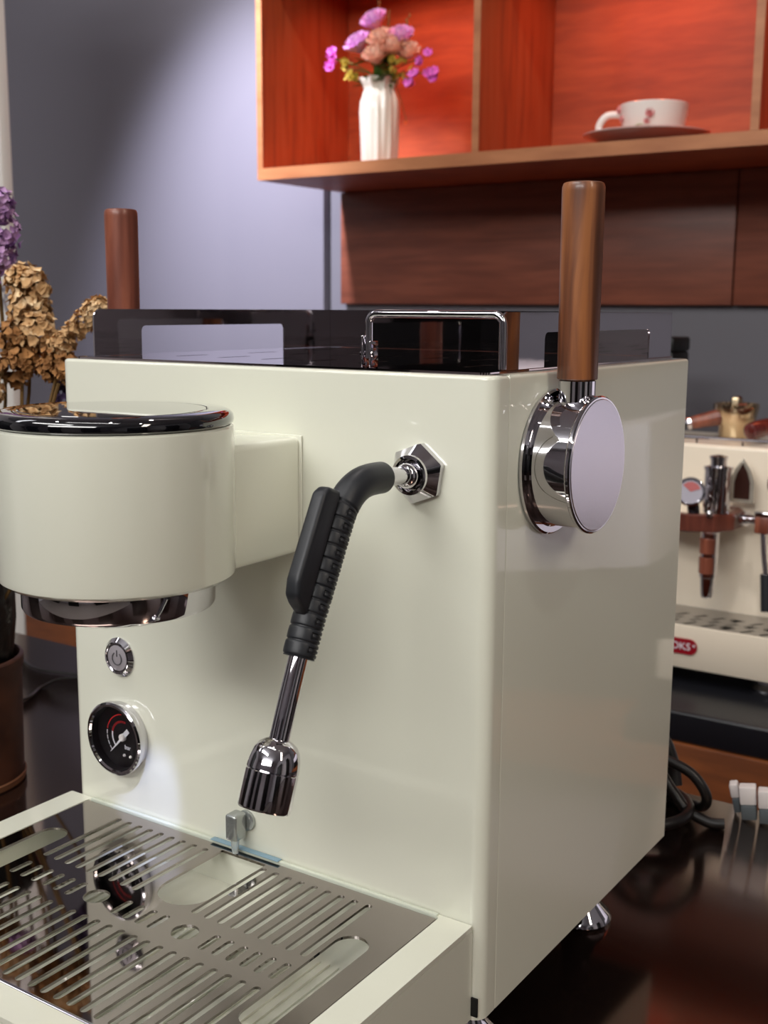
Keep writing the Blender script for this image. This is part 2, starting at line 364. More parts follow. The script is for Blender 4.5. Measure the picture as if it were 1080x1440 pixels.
# group head
GX, GY = -.1531, -.0998
GC = Matrix.Translation((GX, GY, 0))
prof = [(0, .2405), (.050, .2405), (.0545, .2412), (.0570, .2432), (.0575, .2460), (.0575, .3130), (.0572, .3150), (.0560, .3160), (0, .3160)]
gh = obj('group_head', lathe(nb(), prof, 128, GC), CREAM, EM)
prof = [(0, .3162), (.0558, .3162), (.0572, .3172), (.0576, .3190), (.0570, .3212), (.0556, .3226), (.0535, .3233), (.0452, .3234), (.0448, .3228), (.0444, .3228), (.0440, .3235), (0, .3236)]
obj('lid', lathe(nb(), prof, 128, GC), BLACKGLASS, gh)
prof = [(0, .2268), (.0445, .2268), (.0462, .2274), (.0470, .2290), (.0470, .2403), (0, .2403)]
obj('chrome_ring', lathe(nb(), prof, 128, GC), CHROME, gh)
prof = [(0, .2235), (.034, .2235), (.037, .2250), (.037, .2266), (0, .2266)]
obj('shower_screen', lathe(nb(), prof, 64, GC), STEEL, gh)
bm = nb(); box(bm, -.1895, -.1165, -.070, -.0005, .2400, .3035, .0035, 4)
obj('neck', bm, CREAM, gh)
bm = nb(); box(bm, -.1905, -.1155, -.0016, -.0002, .2392, .3043, .0006, 2); obj('neck_flange', bm, CREAM, gh)
# hexagonal wand fitting
HX = Vector((-.0415, 0, .290))
F = axis(HX, (0, -1, 0))
def hexr(a, z, i):
    b = (a-math.radians(HEXA)) % (PI/3)-PI/6; return math.cos(PI/6)/math.cos(b)
HEXA = 21
t = bmesh.new()
def ringpts(r, z, hexed, n=72):
    out = []
    for k in range(n):
        a = 2*PI*k/n; q = r
        if hexed:
            b = (a-math.radians(21)) % (PI/3)-PI/6; q = r*math.cos(PI/6)/math.cos(b)
        # machine x to the right: local frame x -> world x, y -> world z
        out.append(t.verts.new((HX.x+q*math.cos(a), -z, HX.z+q*math.sin(a))))
    return out
R = [ringpts(.0158, .0002, 1), ringpts(.0158, .0035, 1), ringpts(.0102, .0088, 0), ringpts(.0100, .0102, 0), ringpts(.0085, .0106, 0), ringpts(.0078, .0085, 0), ringpts(.0066, .0075, 0)]
for a, b in zip(R, R[1:]):
    for k in range(72): t.faces.new((a[k], a[(k+1) % 72], b[(k+1) % 72], b[k]))
t.faces.new(R[-1]); bmesh.ops.recalc_face_normals(t, faces=t.faces)
hexn = obj('hex_fitting', t, CHROME, EM, ang=25)
bm = nb(); bmesh.ops.create_uvsphere(bm, u_segments=32, v_segments=20, radius=.0068)
bmesh.ops.translate(bm, verts=bm.verts, vec=(HX.x, -.0105, HX.z)); obj('ball_joint', bm, CHROME, hexn)
# steam wand
WP = [(-.0415, -.0125, .2903), (-.0418, -.026, .2912), (-.042, -.040, .2918), (-.042, -.0500, .2910), (-.042, -.0580, .2880), (-.042, -.0640, .2832), (-.042, -.0688, .2765), (-.042, -.0818, .2520), (-.042, -.0920, .2330), (-.042, -.1010, .2135), (-.042, -.1080, .1970), (-.042, -.1142, .1815)]
pipe = smoothpath(WP, 6)
wand = obj('steam_wand', tube(nb(), pipe, .0046, 24, ref=(1, 0, 0)), CHROME, EM)
fine = smoothpath(WP, 60)
# rubber sleeve: from just past the joint to the ninth knot
sl = fine[60*1+22:60*9-14]
Ls = [0]
for a, b in zip(sl, sl[1:]): Ls.append(Ls[-1]+(b-a).length)
Ltot = Ls[-1]; R0 = .037; SEG = (Ltot-R0-.001)/11
def sleeve(s, a):
    r = 1.0
    if s < .003: r *= .80+.2*math.sin(min(1, s/.003)*PI/2)
    if s > Ltot-.0015: r *= .93+.07*math.cos((s-Ltot+.0015)/.0015*PI/2)
    if s > R0-.0005:
        u = (s-R0)/SEG; f = u-math.floor(u); k = math.floor(u)
        if f < .10: r *= .915
        elif k < 11:
            # short U notches on the side that faces +x
            c = math.cos(a+.62)
            if .34 < f < .46 and c > .45: r *= .93
            if .66 < f < .78 and c > .45: r *= .93
            if .34 < f < .78 and .45 < c < .62: r *= .93
            r *= 1-.03*abs(2*f-1.1)**3
    return r
# resample finely along arc length
def resample(P, step):
    out = [P[0]]; acc = 0
    for a, b in zip(P, P[1:]):
        d = (b-a).length; x = step-acc
        while x <= d: out.append(a.lerp(b, x/d)); x += step
        acc = d-(x-step)
    out.append(P[-1]); return out
sl = resample(sl, .0004)
obj('rubber_sleeve', tube(nb(), sl, .0077, 48, ref=(1, 0, 0), rf=sleeve), RUBBER, wand, ang=50)
# thumb guard: a flat fin that stands off the front of the sleeve
def fin():
    A = Vector((-.042, -.0680, .2885)); B = Vector((-.042, -.0925, .2395)); d = (B-A).normalized(); nrm = Vector((0, d.z, -d.y)); nrm = nrm if nrm.y < 0 else -nrm
    L = (B-A).length; mx = Matrix((d, nrm, Vector((1, 0, 0)))).transposed().to_4x4(); mx.translation = A
    out = []
    pts = [(0, .003), (.0010, .0125), (.0050, .0155), (L-.009, .0165), (L-.002, .0145), (L+.001, .0105), (L+.0045, .003)]
    bm = bmesh.new(); h = .0039
    lo = [bm.verts.new(mx @ Vector((x, y, -h))) for x, y in pts]; hi = [bm.verts.new(mx @ Vector((x, y, h))) for x, y in pts]
    bm.faces.new(lo[::-1]); bm.faces.new(hi)
    n = len(pts)
    for k in range(n): bm.faces.new((lo[k], lo[(k+1) % n], hi[(k+1) % n], hi[k]))
    bmesh.ops.recalc_face_normals(bm, faces=bm.faces)
    bmesh.ops.bevel(bm, geom=bm.edges[:], offset=.0022, segments=4, profile=.5, affect='EDGES'); return bm
obj('thumb_guard', fin(), RUBBER, wand, ang=60)
d0 = Vector((-.0005, -.0118, -.0310)).normalized(); tp = Vector((-.042, -.1128, .1842))
prof = [(0, 0), (.0050, 0), (.0062, .0005), (.0085, .0020), (.0102, .0045), (.0112, .0080), (.0117, .0115), (.0118, .0135), (.0114, .0139), (.0118, .0143), (.0119, .0300), (.0114, .0310), (.0095, .0310), (.009, .028), (0, .028)]
obj('steam_tip', lathe(nb(), prof, 64, axis(tp, d0)), CHROME, wand, ang=30)
# power button
def facing(loc): return Matrix.Translation(loc) @ Matrix(((1, 0, 0, 0), (0, 0, -1, 0), (0, 1, 0, 0), (0, 0, 0, 1)))   # local x->x, y->z, z->-y
BC = (-.2612, 0, .1552)
pb = obj('power_button', lathe(nb(), [(0, .0001), (.0127, .0001), (.0127, .0008), (.0103, .0032), (.0098, .0034), (.0096, .0026), (0, .0026)], 60, facing(BC), rf=lambda a, z, i: 1 if i not in (2,) else 1-.006*(math.cos(24*a) > 0)), CHROME, EM, ang=20)
obj('button_face', lathe(nb(), [(0, .0027), (.0080, .0027), (.0085, .0024), (.0092, .0024), (.0092, .0022)], 48, facing(BC)), mat('button_satin', (178, 172, 178), .4, .35), pb)
bm = nb(); mxb = facing((BC[0], BC[1]-.0029, BC[2]))
A = [math.radians(125+290*k/20) for k in range(21)]
tube(bm, [mxb @ Vector((.0040*math.cos(a), .0040*math.sin(a)-.0004, 0)) for a in A], .00042, 6); tube(bm, [mxb @ Vector((0, .001, 0)), mxb @ Vector((0, .0050, 0))], .00042, 6)
obj('power_symbol', bm, mat('symbol_gray', (84, 82, 86), .5), pb)
# pressure gauge
GP = (-.2612, 0, .1036); FG = facing(GP) @ Matrix.Diagonal((.955, .955, 1.25, 1)); DM = facing(GP) @ Matrix.Translation((.0028, 0, 0)) @ Matrix.Diagonal((.95, .95, 1, 1)) @ Matrix.Translation((0, 0, -.0020))
pg = obj('pressure_gauge', lathe(nb(), [(0, .0002), (.0236, .0002), (.0236, .0028), (.0248, .0036), (.0252, .0050), (.0248, .0064), (.0236, .0071), (.0222, .0070), (.0215, .0060)], 96, FG), CHROME, EM)
obj('inner_wall', lathe(nb(), [(.0215, .0060), (.0212, .0010), (0, .0006)], 64, FG), DIAL, pg)
obj('dial', lathe(nb(), [(0, .0030), (.0210, .0030), (.0210, .0026)], 64, Matrix.Translation((-.0028, 0, 0)) @ DM), DIAL, pg)
def arc(r0, r1, a0, a1, mx, z=.0033, n=24):
    bm = bmesh.new(); V = []
    for k in range(n+1):
        a = math.radians(a0+(a1-a0)*k/n); V.append((bm.verts.new(mx @ Vector((r0*math.cos(a), r0*math.sin(a), z))), bm.verts.new(mx @ Vector((r1*math.cos(a), r1*math.sin(a), z)))))
    for a, b in zip(V, V[1:]): bm.faces.new((a[0], a[1], b[1], b[0]))
    return bm
def join(*bs):
    bm = nb()
    for b in bs: merge(bm, b)
    return bm
# white scale from 225 deg up to 165 deg, red from there over the top
bs = [arc(.0098, .0110, 222, 168, DM)]+[arc(.0150, .0157, 224-k*14, 213-k*14, DM) for k in range(4)]
obj('white_scale', join(*bs), WPRINT, pg)
bs = [arc(.0098, .0100, 167, 80, DM), arc(.0110, .0112, 167, 80, DM), arc(.0150, .0157, 167, 95, DM)]
for k in range(16): bs.append(arc(.0098, .0112, 165-k*5.6, 162-k*5.6, DM, n=2))
obj('red_scale', join(*bs), REDP, pg)
na = math.radians(226)
def needle():
    bm = nb(); mx = DM @ Matrix.Translation((0, 0, .0044)) @ Matrix.Rotation(na, 4, 'Z')
    box(bm, -.0078, -.002, -.0016, .0016, -.0002, .0002, 0, mx=mx)
    t = bmesh.new(); v = [t.verts.new(p) for p in ((-.003, -.0011, .0002), (.0165, -.0002, .0002), (.0165, .0002, .0002), (-.003, .0011, .0002))]; t.faces.new(v)
    merge(bm, t, mx); return bm
nd = obj('needle', needle(), WPRINT, pg)
obj('hub', lathe(nb(), [(0, .0062), (.0018, .0062), (.0026, .0054), (.0026, .0032)], 20, DM), WPLASTIC, nd)
obj('unit_text', text('bar', .0042, DM @ Matrix.Translation((.0035, -.0068, .0032))), WPRINT, pg)
bm = nb()
for x in (.0005, .0062): lathe(bm, [(0, .0045), (.0008, .0042), (.0010, .0032)], 12, DM @ Matrix.Translation((x, -.0125, 0)))
obj('dial_screws', bm, WPLASTIC, pg)
obj('gauge_glass', lathe(nb(), [(0, .0054), (.0214, .0054)], 64, FG), GLASS, pg)
# steam levers: mirror-image pair
def lever(side, lab):
    ox = 0 if side > 0 else -W_
    K = Matrix.Translation((ox, .0650, .2925)) @ (Matrix.Rotation(PI/2, 4, 'Y') if side > 0 else Matrix.Rotation(-PI/2, 4, 'Y'))
    root = obj('steam_valve_knob', lathe(nb(), [(0, .0003), (.0375, .0003), (.0386, .0012), (.0386, .0026), (.0376, .0035), (.0345, .0034), (.0336, .0042), (.0335, .0235), (.0350, .0240), (.0358, .0250), (.0358, .0262), (.0350, .0270), (.0341, .0270), (0, .0270)], 128, K), CHROME, EM, label=lab)
    obj('knob_face', lathe(nb(), [(0, .0274), (.0338, .0274), (.0342, .02705)], 96, K), BRUSH, root)
    lx = ox+.0135 if side > 0 else ox-.0100; L = Matrix.Translation((lx, .0650, 0))
    obj('lever_stem', lathe(nb(), [(.0096, .3205), (.0096, .3355), (.0090, .3360), (0, .3360)], 48, L), CHROME, root)
    obj('wooden_lever', lathe(nb(), [(0, .3362), (.0100, .3362), (.0104, .3367), (.0109, .430), (.0108, .4325), (.0101, .4343), (.0090, .4348), (0, .4349)], 64, L), WALNUT if side > 0 else REDWOOD, root, label='turned walnut handle' if side > 0 else 'reddish turned wooden handle')
lever(1, 'chrome valve knob on the right side'); lever(-1, 'chrome valve knob on the left side')
# hot water outlet with clear nozzle, low on the face
bm = nb(); box(bm, -.1650, -.1565, -.0130, -.0030, .0640, .0800, .0016, 3)
sp = obj('water_outlet', bm, CLOUDY, EM)
obj('outlet_mount', lathe(nb(), [(0, .0002), (.0062, .0002), (.0062, .0020), (.0045, .0026), (.0045, .0030), (0, .0030)], 32, facing((-.1585, 0, .0735))), CLOUDY, sp)
obj('outlet_nozzle', tube(nb(), [(-.1610, -.0085, .0640), (-.1610, -.0085, .0590), (-.1610, -.0085, .0552)], [.0026, .0023, .0019], 16), mat('clear_plastic', (220, 226, 226), .08, trans=.7, ior=1.4), sp)
# drip tray
TZ = .0543
tray = bpy.data.objects.new('drip_tray', None); COL.objects.link(tray); tray.parent = EM; tray.location = Vector((-.158, -.09, 0))-Vector(EM.location)
X0, X1, Y0, Y1 = -.3105, -.0052, -.1905, -.0006
obj('frame', plate(rrect(X0, X1, Y0, Y1, .0012), [rrect(-.2912, -.0240, -.1725, -.0030, .002)], .0028, Matrix.Translation((0, 0, TZ-.0014+.0003)), 0), CREAM, tray)
bm = nb()
box(bm, X0, X0+.0022, Y0, Y1, .001, TZ-.0028); box(bm, X1-.0022, X1, Y0, Y1, .001, TZ-.0028); box(bm, X0+.0023, X1-.0023, Y0, Y0+.0022, .001, TZ-.0028)
obj('apron', bm, CREAM, tray)
bm = nb()
bx0, bx1, by0, by1, bz = -.2905, -.0247, -.1718, -.0036, .031
box(bm, bx0, bx1, by0, by1, bz-.001, bz); box(bm, bx0, bx0+.001, by0+.001, by1-.001, bz, TZ-.003); box(bm, bx1-.001, bx1, by0+.001, by1-.001, bz, TZ-.003)
box(bm, bx0, bx1, by0, by0+.001, bz, TZ-.003); box(bm, bx0, bx1, by1-.001, by1, bz, TZ-.003)
obj('basin', bm, CREAM, tray)
box_ = nb()
for k in range(44): box(box_, -.286+k*.0060, -.2832+k*.0060, -.168, -.042, bz+.0002, bz+.0014)
obj('basin_ribs', box_, CREAM, tray)
obj('drain_pin', lathe(nb(), [(0, 0), (.0035, 0), (.0035, .003), (.0015, .004), (.0015, .014), (0, .0145)], 16, Matrix.Translation((-.0385, -.0475, bz+.0002))), RUBBER, tray)
pit = .00908; sw = .0043; H = []
for k in range(9): H.append(slot(-.2522+k*pit, -.0732, -.0125, sw)); H.append(slot(-.1349+k*.00917, -.0732, -.0125, sw))
for k in range(6): H.append(slot(-.2522+k*.00917, -.0975, -.0820, sw)); H.append(slot(-.1078+k*.00915, -.0975, -.0820, sw))
for k in range(4): H.append(slot(-.1706+k*.00905, -.0975, -.0820, sw))
for k in range(22): H.append(slot(-.2520+k*.00907, -.1672, -.1058, sw))
H.append(circ(-.1905, -.0893, .0074)); H.append(circ(-.1250, -.0893, .0074))
H.append(slot(-.0468, -.1330, -.0425, .0190, 12)); H.append(slot(-.2706, -.1330, -.0425, .0190, 12))
cs = [(-.1375, -.0088), (-.1708, -.0088)]   # hand slot open towards the back, rounded in front
for k in range(0, 15): a = PI+PI*k/14; cs.append((-.15415+.01665*math.cos(a), -.0560+.01665*math.sin(a)))
H.append(cs)
grate = obj('grate', plate(rrect(-.2905, -.0248, -.1715, -.0046, .001), H, .0015, Matrix.Translation((0, 0, TZ-.0007))), mat('polished_grate', (168, 160, 157), .045, 1), tray, label='polished steel grate with rows of slots')
obj('grate_front_roll', tube(nb(), [(-.2902, -.1712, TZ-.0012), (-.0250, -.1712, TZ-.0012)], .0016, 12), CHROME, tray)
obj('rear_gasket', box(nb(), -.2895, -.0255, -.0034, -.0008, TZ-.002, TZ+.0014, .0005), mat('pale_edge', (206, 212, 196), .35, coat=.5), tray)
obj('blue_film', box(nb(), -.1840, -.1320, -.0050, -.0008, TZ+.0015, TZ+.0021, .0003), FILM, tray)
obj('tray_gap_shade', box(nb(), -.0050, -.0012, -.0012, -.0002, .0035, .0140), BLACK, EM)  # black box standing in for the dark gap between tray and shell
# feet
for fx, fy in ((-.035, .208), (-.27, .208), (-.035, .045), (-.27, .045)):
    obj('foot', lathe(nb(), [(0, CZ+.0002), (.0195, CZ+.0002), (.0210, CZ+.0018), (.0195, CZ+.0055), (.0130, CZ+.012), (.0095, CZ+.020), (.0095, -.0018), (0, -.0018)], 48, Matrix.Translation((fx, fy, 0))), CHROME, EM)

# ------------------------------------------------------------------ background machine
back(1)
BM_ = thing('espresso_machine', (.07, .64, .025), 'smaller warm-cream coffee machine with brown wooden collar and red badge, behind at the right edge', 'coffee machine')
FY = .6150
COLLARW = mottle('collar_wood', (84, 38, 28), (118, 60, 44), (40, 40, 5), 1.5, .42, .2)
obj('body', box(nb(), -.30, .33, FY, .735, .06, .2435, .004, 3), CREAM2, BM_)
lt = obj('drip_tray', box(nb(), -.302, .332, .5400, .5430, .0400, .0815, .0012), CREAM2, BM_)
obj('tray_bottom', box(nb(), -.300, .330, .5432, FY+.04, .0400, .0470), CREAM2, lt)
Hh = []
for i in range(34):
    x = -.286+i*.0178
    for (a, b) in ((.5465, .5600), (.5640, .5725), (.5765, .5890)): Hh.append([(x, a), (x+.0045, a), (x+.0125, b), (x+.0080, b)])
obj('tray_grate', plate([(-.300, .5432), (.330, .5432), (.330, FY-.0005), (-.300, FY-.0005)], Hh, .001, Matrix.Translation((0, 0, .0805))), mat('gray_steel', (176, 172, 168), .3, .9), lt)
obj('tray_well', box(nb(), -.299, .329, .5436, FY-.001, .0640, .0650), DARKGAP, lt)
bd = obj('badge', plate(rrect(-.1110, -.0715, .0540, .0690, .0073, 8), [], .0012, Matrix.Translation((0, .5394, 0)) @ XZ), REDB, BM_)
obj('badge_letters', text('DKS', .0098, Matrix.Translation((-.0868, .5386, .0613)) @ XZ, .0002), WPRINT, bd)
obj('badge_dot', lathe(nb(), [(.0006, 0), (.0012, 0), (.0012, .0003), (.0006, .0003)], 16, facing((-.0745, .5387, .0632))), WPRINT, bd)
for fx, fy in ((-.0125, .565), (-.24, .565), (.29, .565), (-.24, .70), (.29, .70)):
    obj('foot', lathe(nb(), [(0, .0252), (.0130, .0252), (.0135, .0275), (.0090, .0320), (.0085, .0398), (0, .0398)], 24, Matrix.Translation((fx, fy, 0))), CHROME, BM_)
for gx in (0, .25):
    cl = obj('collar', lathe(nb(), [(.036, .1690), (.0440, .1690), (.0450, .1700), (.0450, .1845), (.0440, .1855), (.036, .1855), (.036, .1690)], 12, Matrix.Translation((-.0975+gx, .5900, 0)) @ Matrix.Rotation(.2, 4, 'Z')), COLLARW, BM_, ang=20, label='brown wooden collar')
    obj('collar_core', lathe(nb(), [(0, .170), (.0358, .170), (.0358, .1825), (0, .1825)], 40, Matrix.Translation((-.0975+gx, .5900, 0))), CREAM2, cl)
    col = obj('column', lathe(nb(), [(0, .186), (.0125, .186), (.0125, .2260), (.0135, .2265), (.0135, .2290), (.0075, .2300), (.0075, .2355), (.0085, .2360), (.0085, .2385), (0, .2400)], 28, Matrix.Translation((-.0715+gx, .5720, 0))), CHROME, BM_)
    G = axis(Vector((-.0890+gx, .5500, .2060)), (.25, -1, .25))
    gg = obj('gauge', lathe(nb(), [(0, -.006), (.0130, -.006), (.0135, 0), (.0135, .003), (.0120, .0035), (.0112, .001), (0, .001)], 32, G), CHROME, BM_)
    obj('gauge_dial', lathe(nb(), [(0, .0016), (.0108, .0014)], 28, G), mat('gray_dial', (150, 146, 158), .35), gg)
    t = bmesh.new(); V = [t.verts.new(G @ Vector((.0095*math.cos(math.radians(a)), .0095*math.sin(math.radians(a)), .0020))) for a in (20, 50, 80, 110, 140)]+[t.verts.new(G @ Vector((0, 0, .002)))]; t.faces.new(V)
    obj('red_zone', t, mat('dull_red', (170, 84, 84), .5), gg)
    obj('gauge_stem', tube(nb(), [(-.0885+gx, .556, .196), (-.0875+gx, .558, .183)], .0055, 14), mat('dark_steel', (70, 70, 76), .25, .9), gg)
    obj('valve_pin', tube(nb(), smoothpath([(-.0715+gx, .553, .198), (-.0715+gx, .553, .190), (-.0715+gx, .553, .184)], 4), [.0026]*4+[.0018]*1+[.0030]*4, 12), CHROME, col)
    sp2 = obj('spout', lathe(nb(), [(.0062, .1235), (.0082, .1250), (.0088, .1670), (.0105, .1690), (0, .1690)], 24, Matrix.Translation((-.0735+gx, .5650, 0))), CHROME, BM_)
    obj('wood_sleeve', lathe(nb(), [(.0065, .1285), (.0076, .1290), (.0078, .1440), (.0070, .1444)], 24, Matrix.Translation((-.0740+gx, .5628, 0))), REDWOOD, sp2)
    obj('wood_sleeve', lathe(nb(), [(.0065, .1478), (.0078, .1482), (.0082, .1620), (.0070, .1626)], 24, Matrix.Translation((-.0740+gx, .5625, 0))), REDWOOD, sp2)
    obj('spout_tip', lathe(nb(), [(0, .1050), (.0050, .1052), (.0058, .1080), (.0072, .1230), (.0072, .1250), (0, .1252)], 24, Matrix.Translation((-.0735+gx, .5650, 0))), CHROME, sp2)
    # arched handle plate standing on the face
    out = [(-.0115, .193), (.0115, .193), (.0115, .213), (.0075, .224), (0, .235), (-.0075, .224), (-.0115, .213)]
    inn = [(x*.66, .193+(z-.193)*.82+.003) for x, z in out]
    ar = obj('arch', plate(out, [inn], .003, Matrix.Translation((-.0560+gx, .598, 0)) @ XZ), mat('pale_steel', (196, 190, 176), .25, .6), BM_)
    obj('arch_inlay', plate(inn, [], .002, Matrix.Translation((-.0560+gx, .599, 0)) @ XZ), mat('dark_inlay', (60, 34, 28), .3, .3), ar)
    vp = obj('cross_pipe', tube(nb(), [(-.052+gx, .585, .1800), (-.034+gx, .578, .1810)], .0045, 16), CHROME, BM_)
    obj('pipe_collar', tube(nb(), [(-.0490+gx, .584, .1803), (-.0450+gx, .5825, .1805)], .0070, 16), CHROME, vp)
    obj('wood_block', box(nb(), -.0345+gx, -.0215+gx, .569, .583, .1700, .1860, .0015), REDWOOD, vp)
    obj('pipe_cap', box(nb(), -.0350+gx, -.0210+gx, .5685, .5835, .1862, .1905, .0015), CHROME, vp)
    sw2 = obj('side_wand', tube(nb(), smoothpath([(-.0270+gx, .574, .1698), (-.0240+gx, .570, .150), (-.0190+gx, .566, .128)], 5), .0026, 12), CHROME, BM_)
    obj('wand_tip', tube(nb(), [(-.0205+gx, .5667, .134), (-.0170+gx, .5635, .100)], .0052, 12), RUBBER, sw2)
    obj('round_knob', lathe(nb(), [(0, 0), (.0145, 0), (.0165, .004), (.0165, .012), (.0140, .016), (.005, .017), (0, .015)], 32, facing((-.0145+gx, FY-.012, .2140))), REDWOOD, BM_)
    obj('knob_spindle', tube(nb(), [(-.0145+gx, FY-.0002, .2140), (-.0145+gx, FY-.0122, .2140)], .006, 14), CHROME, BM_)
tr = obj('top_rail', join(tube(nb(), [(-.295, .622, .2490), (.325, .622, .2490)], .0018, 8), *[tube(nb(), [(x, .622, .2436), (x, .622, .2480)], .0012, 6) for x in (-.29, -.2, -.11, -.065, -.03, .05, .14, .23, .31)]), CHROME, BM_)
# things on top of it
TZ2 = .2437
def portafilter(p0, p1, hm, head, label):
    t = thing('portafilter', (head[0], head[1], TZ2), label, 'portafilter', None)
    p0, p1, h = Vector(p0), Vector(p1), Vector(head); d = (p1-p0)
    obj('handle', tube(nb(), [p0, p0+d*.04, p0+d*.15, p0+d*.5, p0+d*.9, p1], [.0050, .0080, .0092, .0085, .0068, .0062], 20), hm, t)
    obj('ferrule', tube(nb(), [p1+d*.01, p1+d*.08], .0066, 16), CHROME, t)
    obj('neck', tube(nb(), [p1+d*.09, h+(p1-h).normalized()*.0265], .0050, 12), mat('dark_chrome', (60, 60, 66), .2, 1), t)
    obj('filter_holder', lathe(nb(), [(.022, TZ2+.0005), (.025, TZ2+.0010), (.026, TZ2+.0250), (.0275, TZ2+.0260), (.0275, TZ2+.0300), (.0235, TZ2+.0300), (.0225, TZ2+.003), (0, TZ2+.003)], 32, Matrix.Translation((h.x, h.y, 0))), CHROME, t)
portafilter((-.0800, .690, .2720), (-.1320, .668, .2585), REDWOOD, (-.185, .655, .258), 'portafilter with brown handle, on top of the background machine beside the black box')
portafilter((-.0640, .634, .2560), (-.0420, .680, .2640), mottle('dark_red_wood', (70, 22, 22), (110, 44, 36), (60, 60, 5), 2, .25, .6), (-.018, .705, .262), 'portafilter with dark red handle pointing at the viewer, on the background machine')
t = thing('filter_basket', (-.0960, .688, TZ2), 'brass coloured metal filter cup on top of the background machine', 'filter cup')
mb = Matrix.Translation((-.0940, .690, 0))
obj('cup', lathe(nb(), [(0, TZ2+.0004), (.016, TZ2+.0004), (.0165, TZ2+.012), (.0190, TZ2+.016), (.0225, TZ2+.030), (.0225, TZ2+.035), (.021, TZ2+.035), (.0205, TZ2+.030), (0, TZ2+.018)], 40, mb), GOLD, t)
obj('top_nut', lathe(nb(), [(0, TZ2+.0185), (.006, TZ2+.0185), (.006, TZ2+.0400), (.004, TZ2+.0425), (0, TZ2+.0425)], 6, mb), GOLD, t)
t = thing('filter_basket', (-.010, .655, TZ2), 'second brass filter cup at the right edge, behind the dark red handle', 'filter cup')
obj('cup', lathe(nb(), [(0, TZ2+.0004), (.018, TZ2+.0004), (.020, TZ2+.018), (.021, TZ2+.019), (.021, TZ2+.021), (.019, TZ2+.021), (.0185, TZ2+.004), (0, TZ2+.004)], 40, Matrix.Translation((.0350, .675, 0))), GOLD, t)

back(0)
# ------------------------------------------------------------------ cable coil and plugs on the counter, right
z = CZ+.0048
def loop(cx, cy, rx, ry, z0, tilt, ph, turns=1.0, n=14, dz=.0):
    out = []
    for k in range(int(n*turns)+1):
        a = ph+2*PI*k/n; out.append((cx+rx*math.cos(a), cy+ry*math.sin(a), z0+tilt*(1+math.sin(a+.6))*.5+dz*k/n))
    return out
P = loop(-.066, .385, .044, .040, z, .002, .3, 1.6, dz=.006)+[(-.082, .400, z+.018), (-.058, .402, z+.034), (-.040, .398, z+.020), (-.026, .396, z+.007), (-.008, .398, z), (.004, .402, z)]
tag(obj('power_cable', tube(nb(), smoothpath(P, 6), .0046, 12), CABLEM), 'thick black cable coiled on the black counter behind the machine at the right', 'cable')
P = [(-.12, .372, z), (-.095, .395, z+.004), (-.075, .408, z+.022), (-.066, .424, z+.040), (-.054, .432, z+.052), (-.047, .428, z+.036), (-.040, .415, z+.030), (-.024, .408, z+.030), (-.0155, .404, z+.018), (-.020, .412, z+.006), (-.040, .424, z), (-.075, .434, z)]
P = [(-.12, .392, z+.011), (-.100, .400, z+.026), (-.072, .402, z+.042), (-.048, .400, z+.044), (-.026, .403, z+.036), (-.0135, .405, z+.020), (-.018, .412, z+.006), (-.040, .428, z), (-.075, .436, z)]
tag(obj('power_cable', tube(nb(), smoothpath(P, 6), .0044, 12), CABLEM), 'black cable arching over the coil beside the white plugs', 'cable')
P = [(-.085, .438, z), (-.078, .440, z+.020), (-.072, .440, z+.038), (-.0615, .440, z+.060)]
tag(obj('cable_end', tube(nb(), smoothpath([(-.050, .436, z+.008), (-.055, .440, z+.026), (-.063, .441, z+.044), (-.071, .441, z+.056)], 6), [.0060]*12+[.0052]*7, 12), CABLEM), 'black cable end sticking up out of the coil against the orange-brown wood', 'cable')
def plug(x, y, z0, rz, ry, w, h, lab):
    t = thing('cable_plug', (x, y, CZ), lab, 'plug')
    mx = Matrix.Translation((x, y, z0)) @ Matrix.Rotation(rz, 4, 'Z') @ Matrix.Rotation(ry, 4, 'Y')
    obj('connector_body', box(nb(), -w/2+.0006, w/2-.0006, -.007, .007, 0, .0125, .0012, 2, mx=mx), GPLASTIC, t)
    obj('white_cap', box(nb(), -w/2, w/2, -.006, .006, .0126, .0126+h, .0014, 2, mx=mx), WPLASTIC, t); return t
plug(.0145, .436, CZ+.0005, .25, -.12, .0135, .0155, 'wider white plug cap beside the black cable coil, middle of three')
plug(.0290, .4365, CZ+.0005, .25, -.08, .0135, .0155, 'white plug cap at the right edge, farthest from the cable coil')
plug(.0025, .444, CZ+.0010, .25, -.22, .0070, .012, 'narrow white plug cap nearest the black cable coil')
# thin wires at the left
for P, lab in (([(-1.0, .445, CZ+.0018), (-.8713, .4003, CZ+.0018), (-.80, .366, CZ+.0018), (-.7423, .3741, CZ+.0018), (-.60, .42, CZ+.0018)], 'thin black wire running down the black counter at the left, farther one'),
               ([(-.74, .19, CZ+.0018), (-.7152, .2798, CZ+.0018), (-.733, .325, CZ+.0018), (-.725, .355, CZ+.0052), (-.66, .39, CZ+.0055), (-.58, .43, CZ+.0018)], 'thin black wire on the counter at the left, nearer one beside the brown pot')):
    tag(obj('wire', tube(nb(), smoothpath(P, 8), .0017, 8), CABLEM), lab, 'wire')

# ------------------------------------------------------------------ shelf: vase, enlarged about the camera position like the cabinet
back(1)
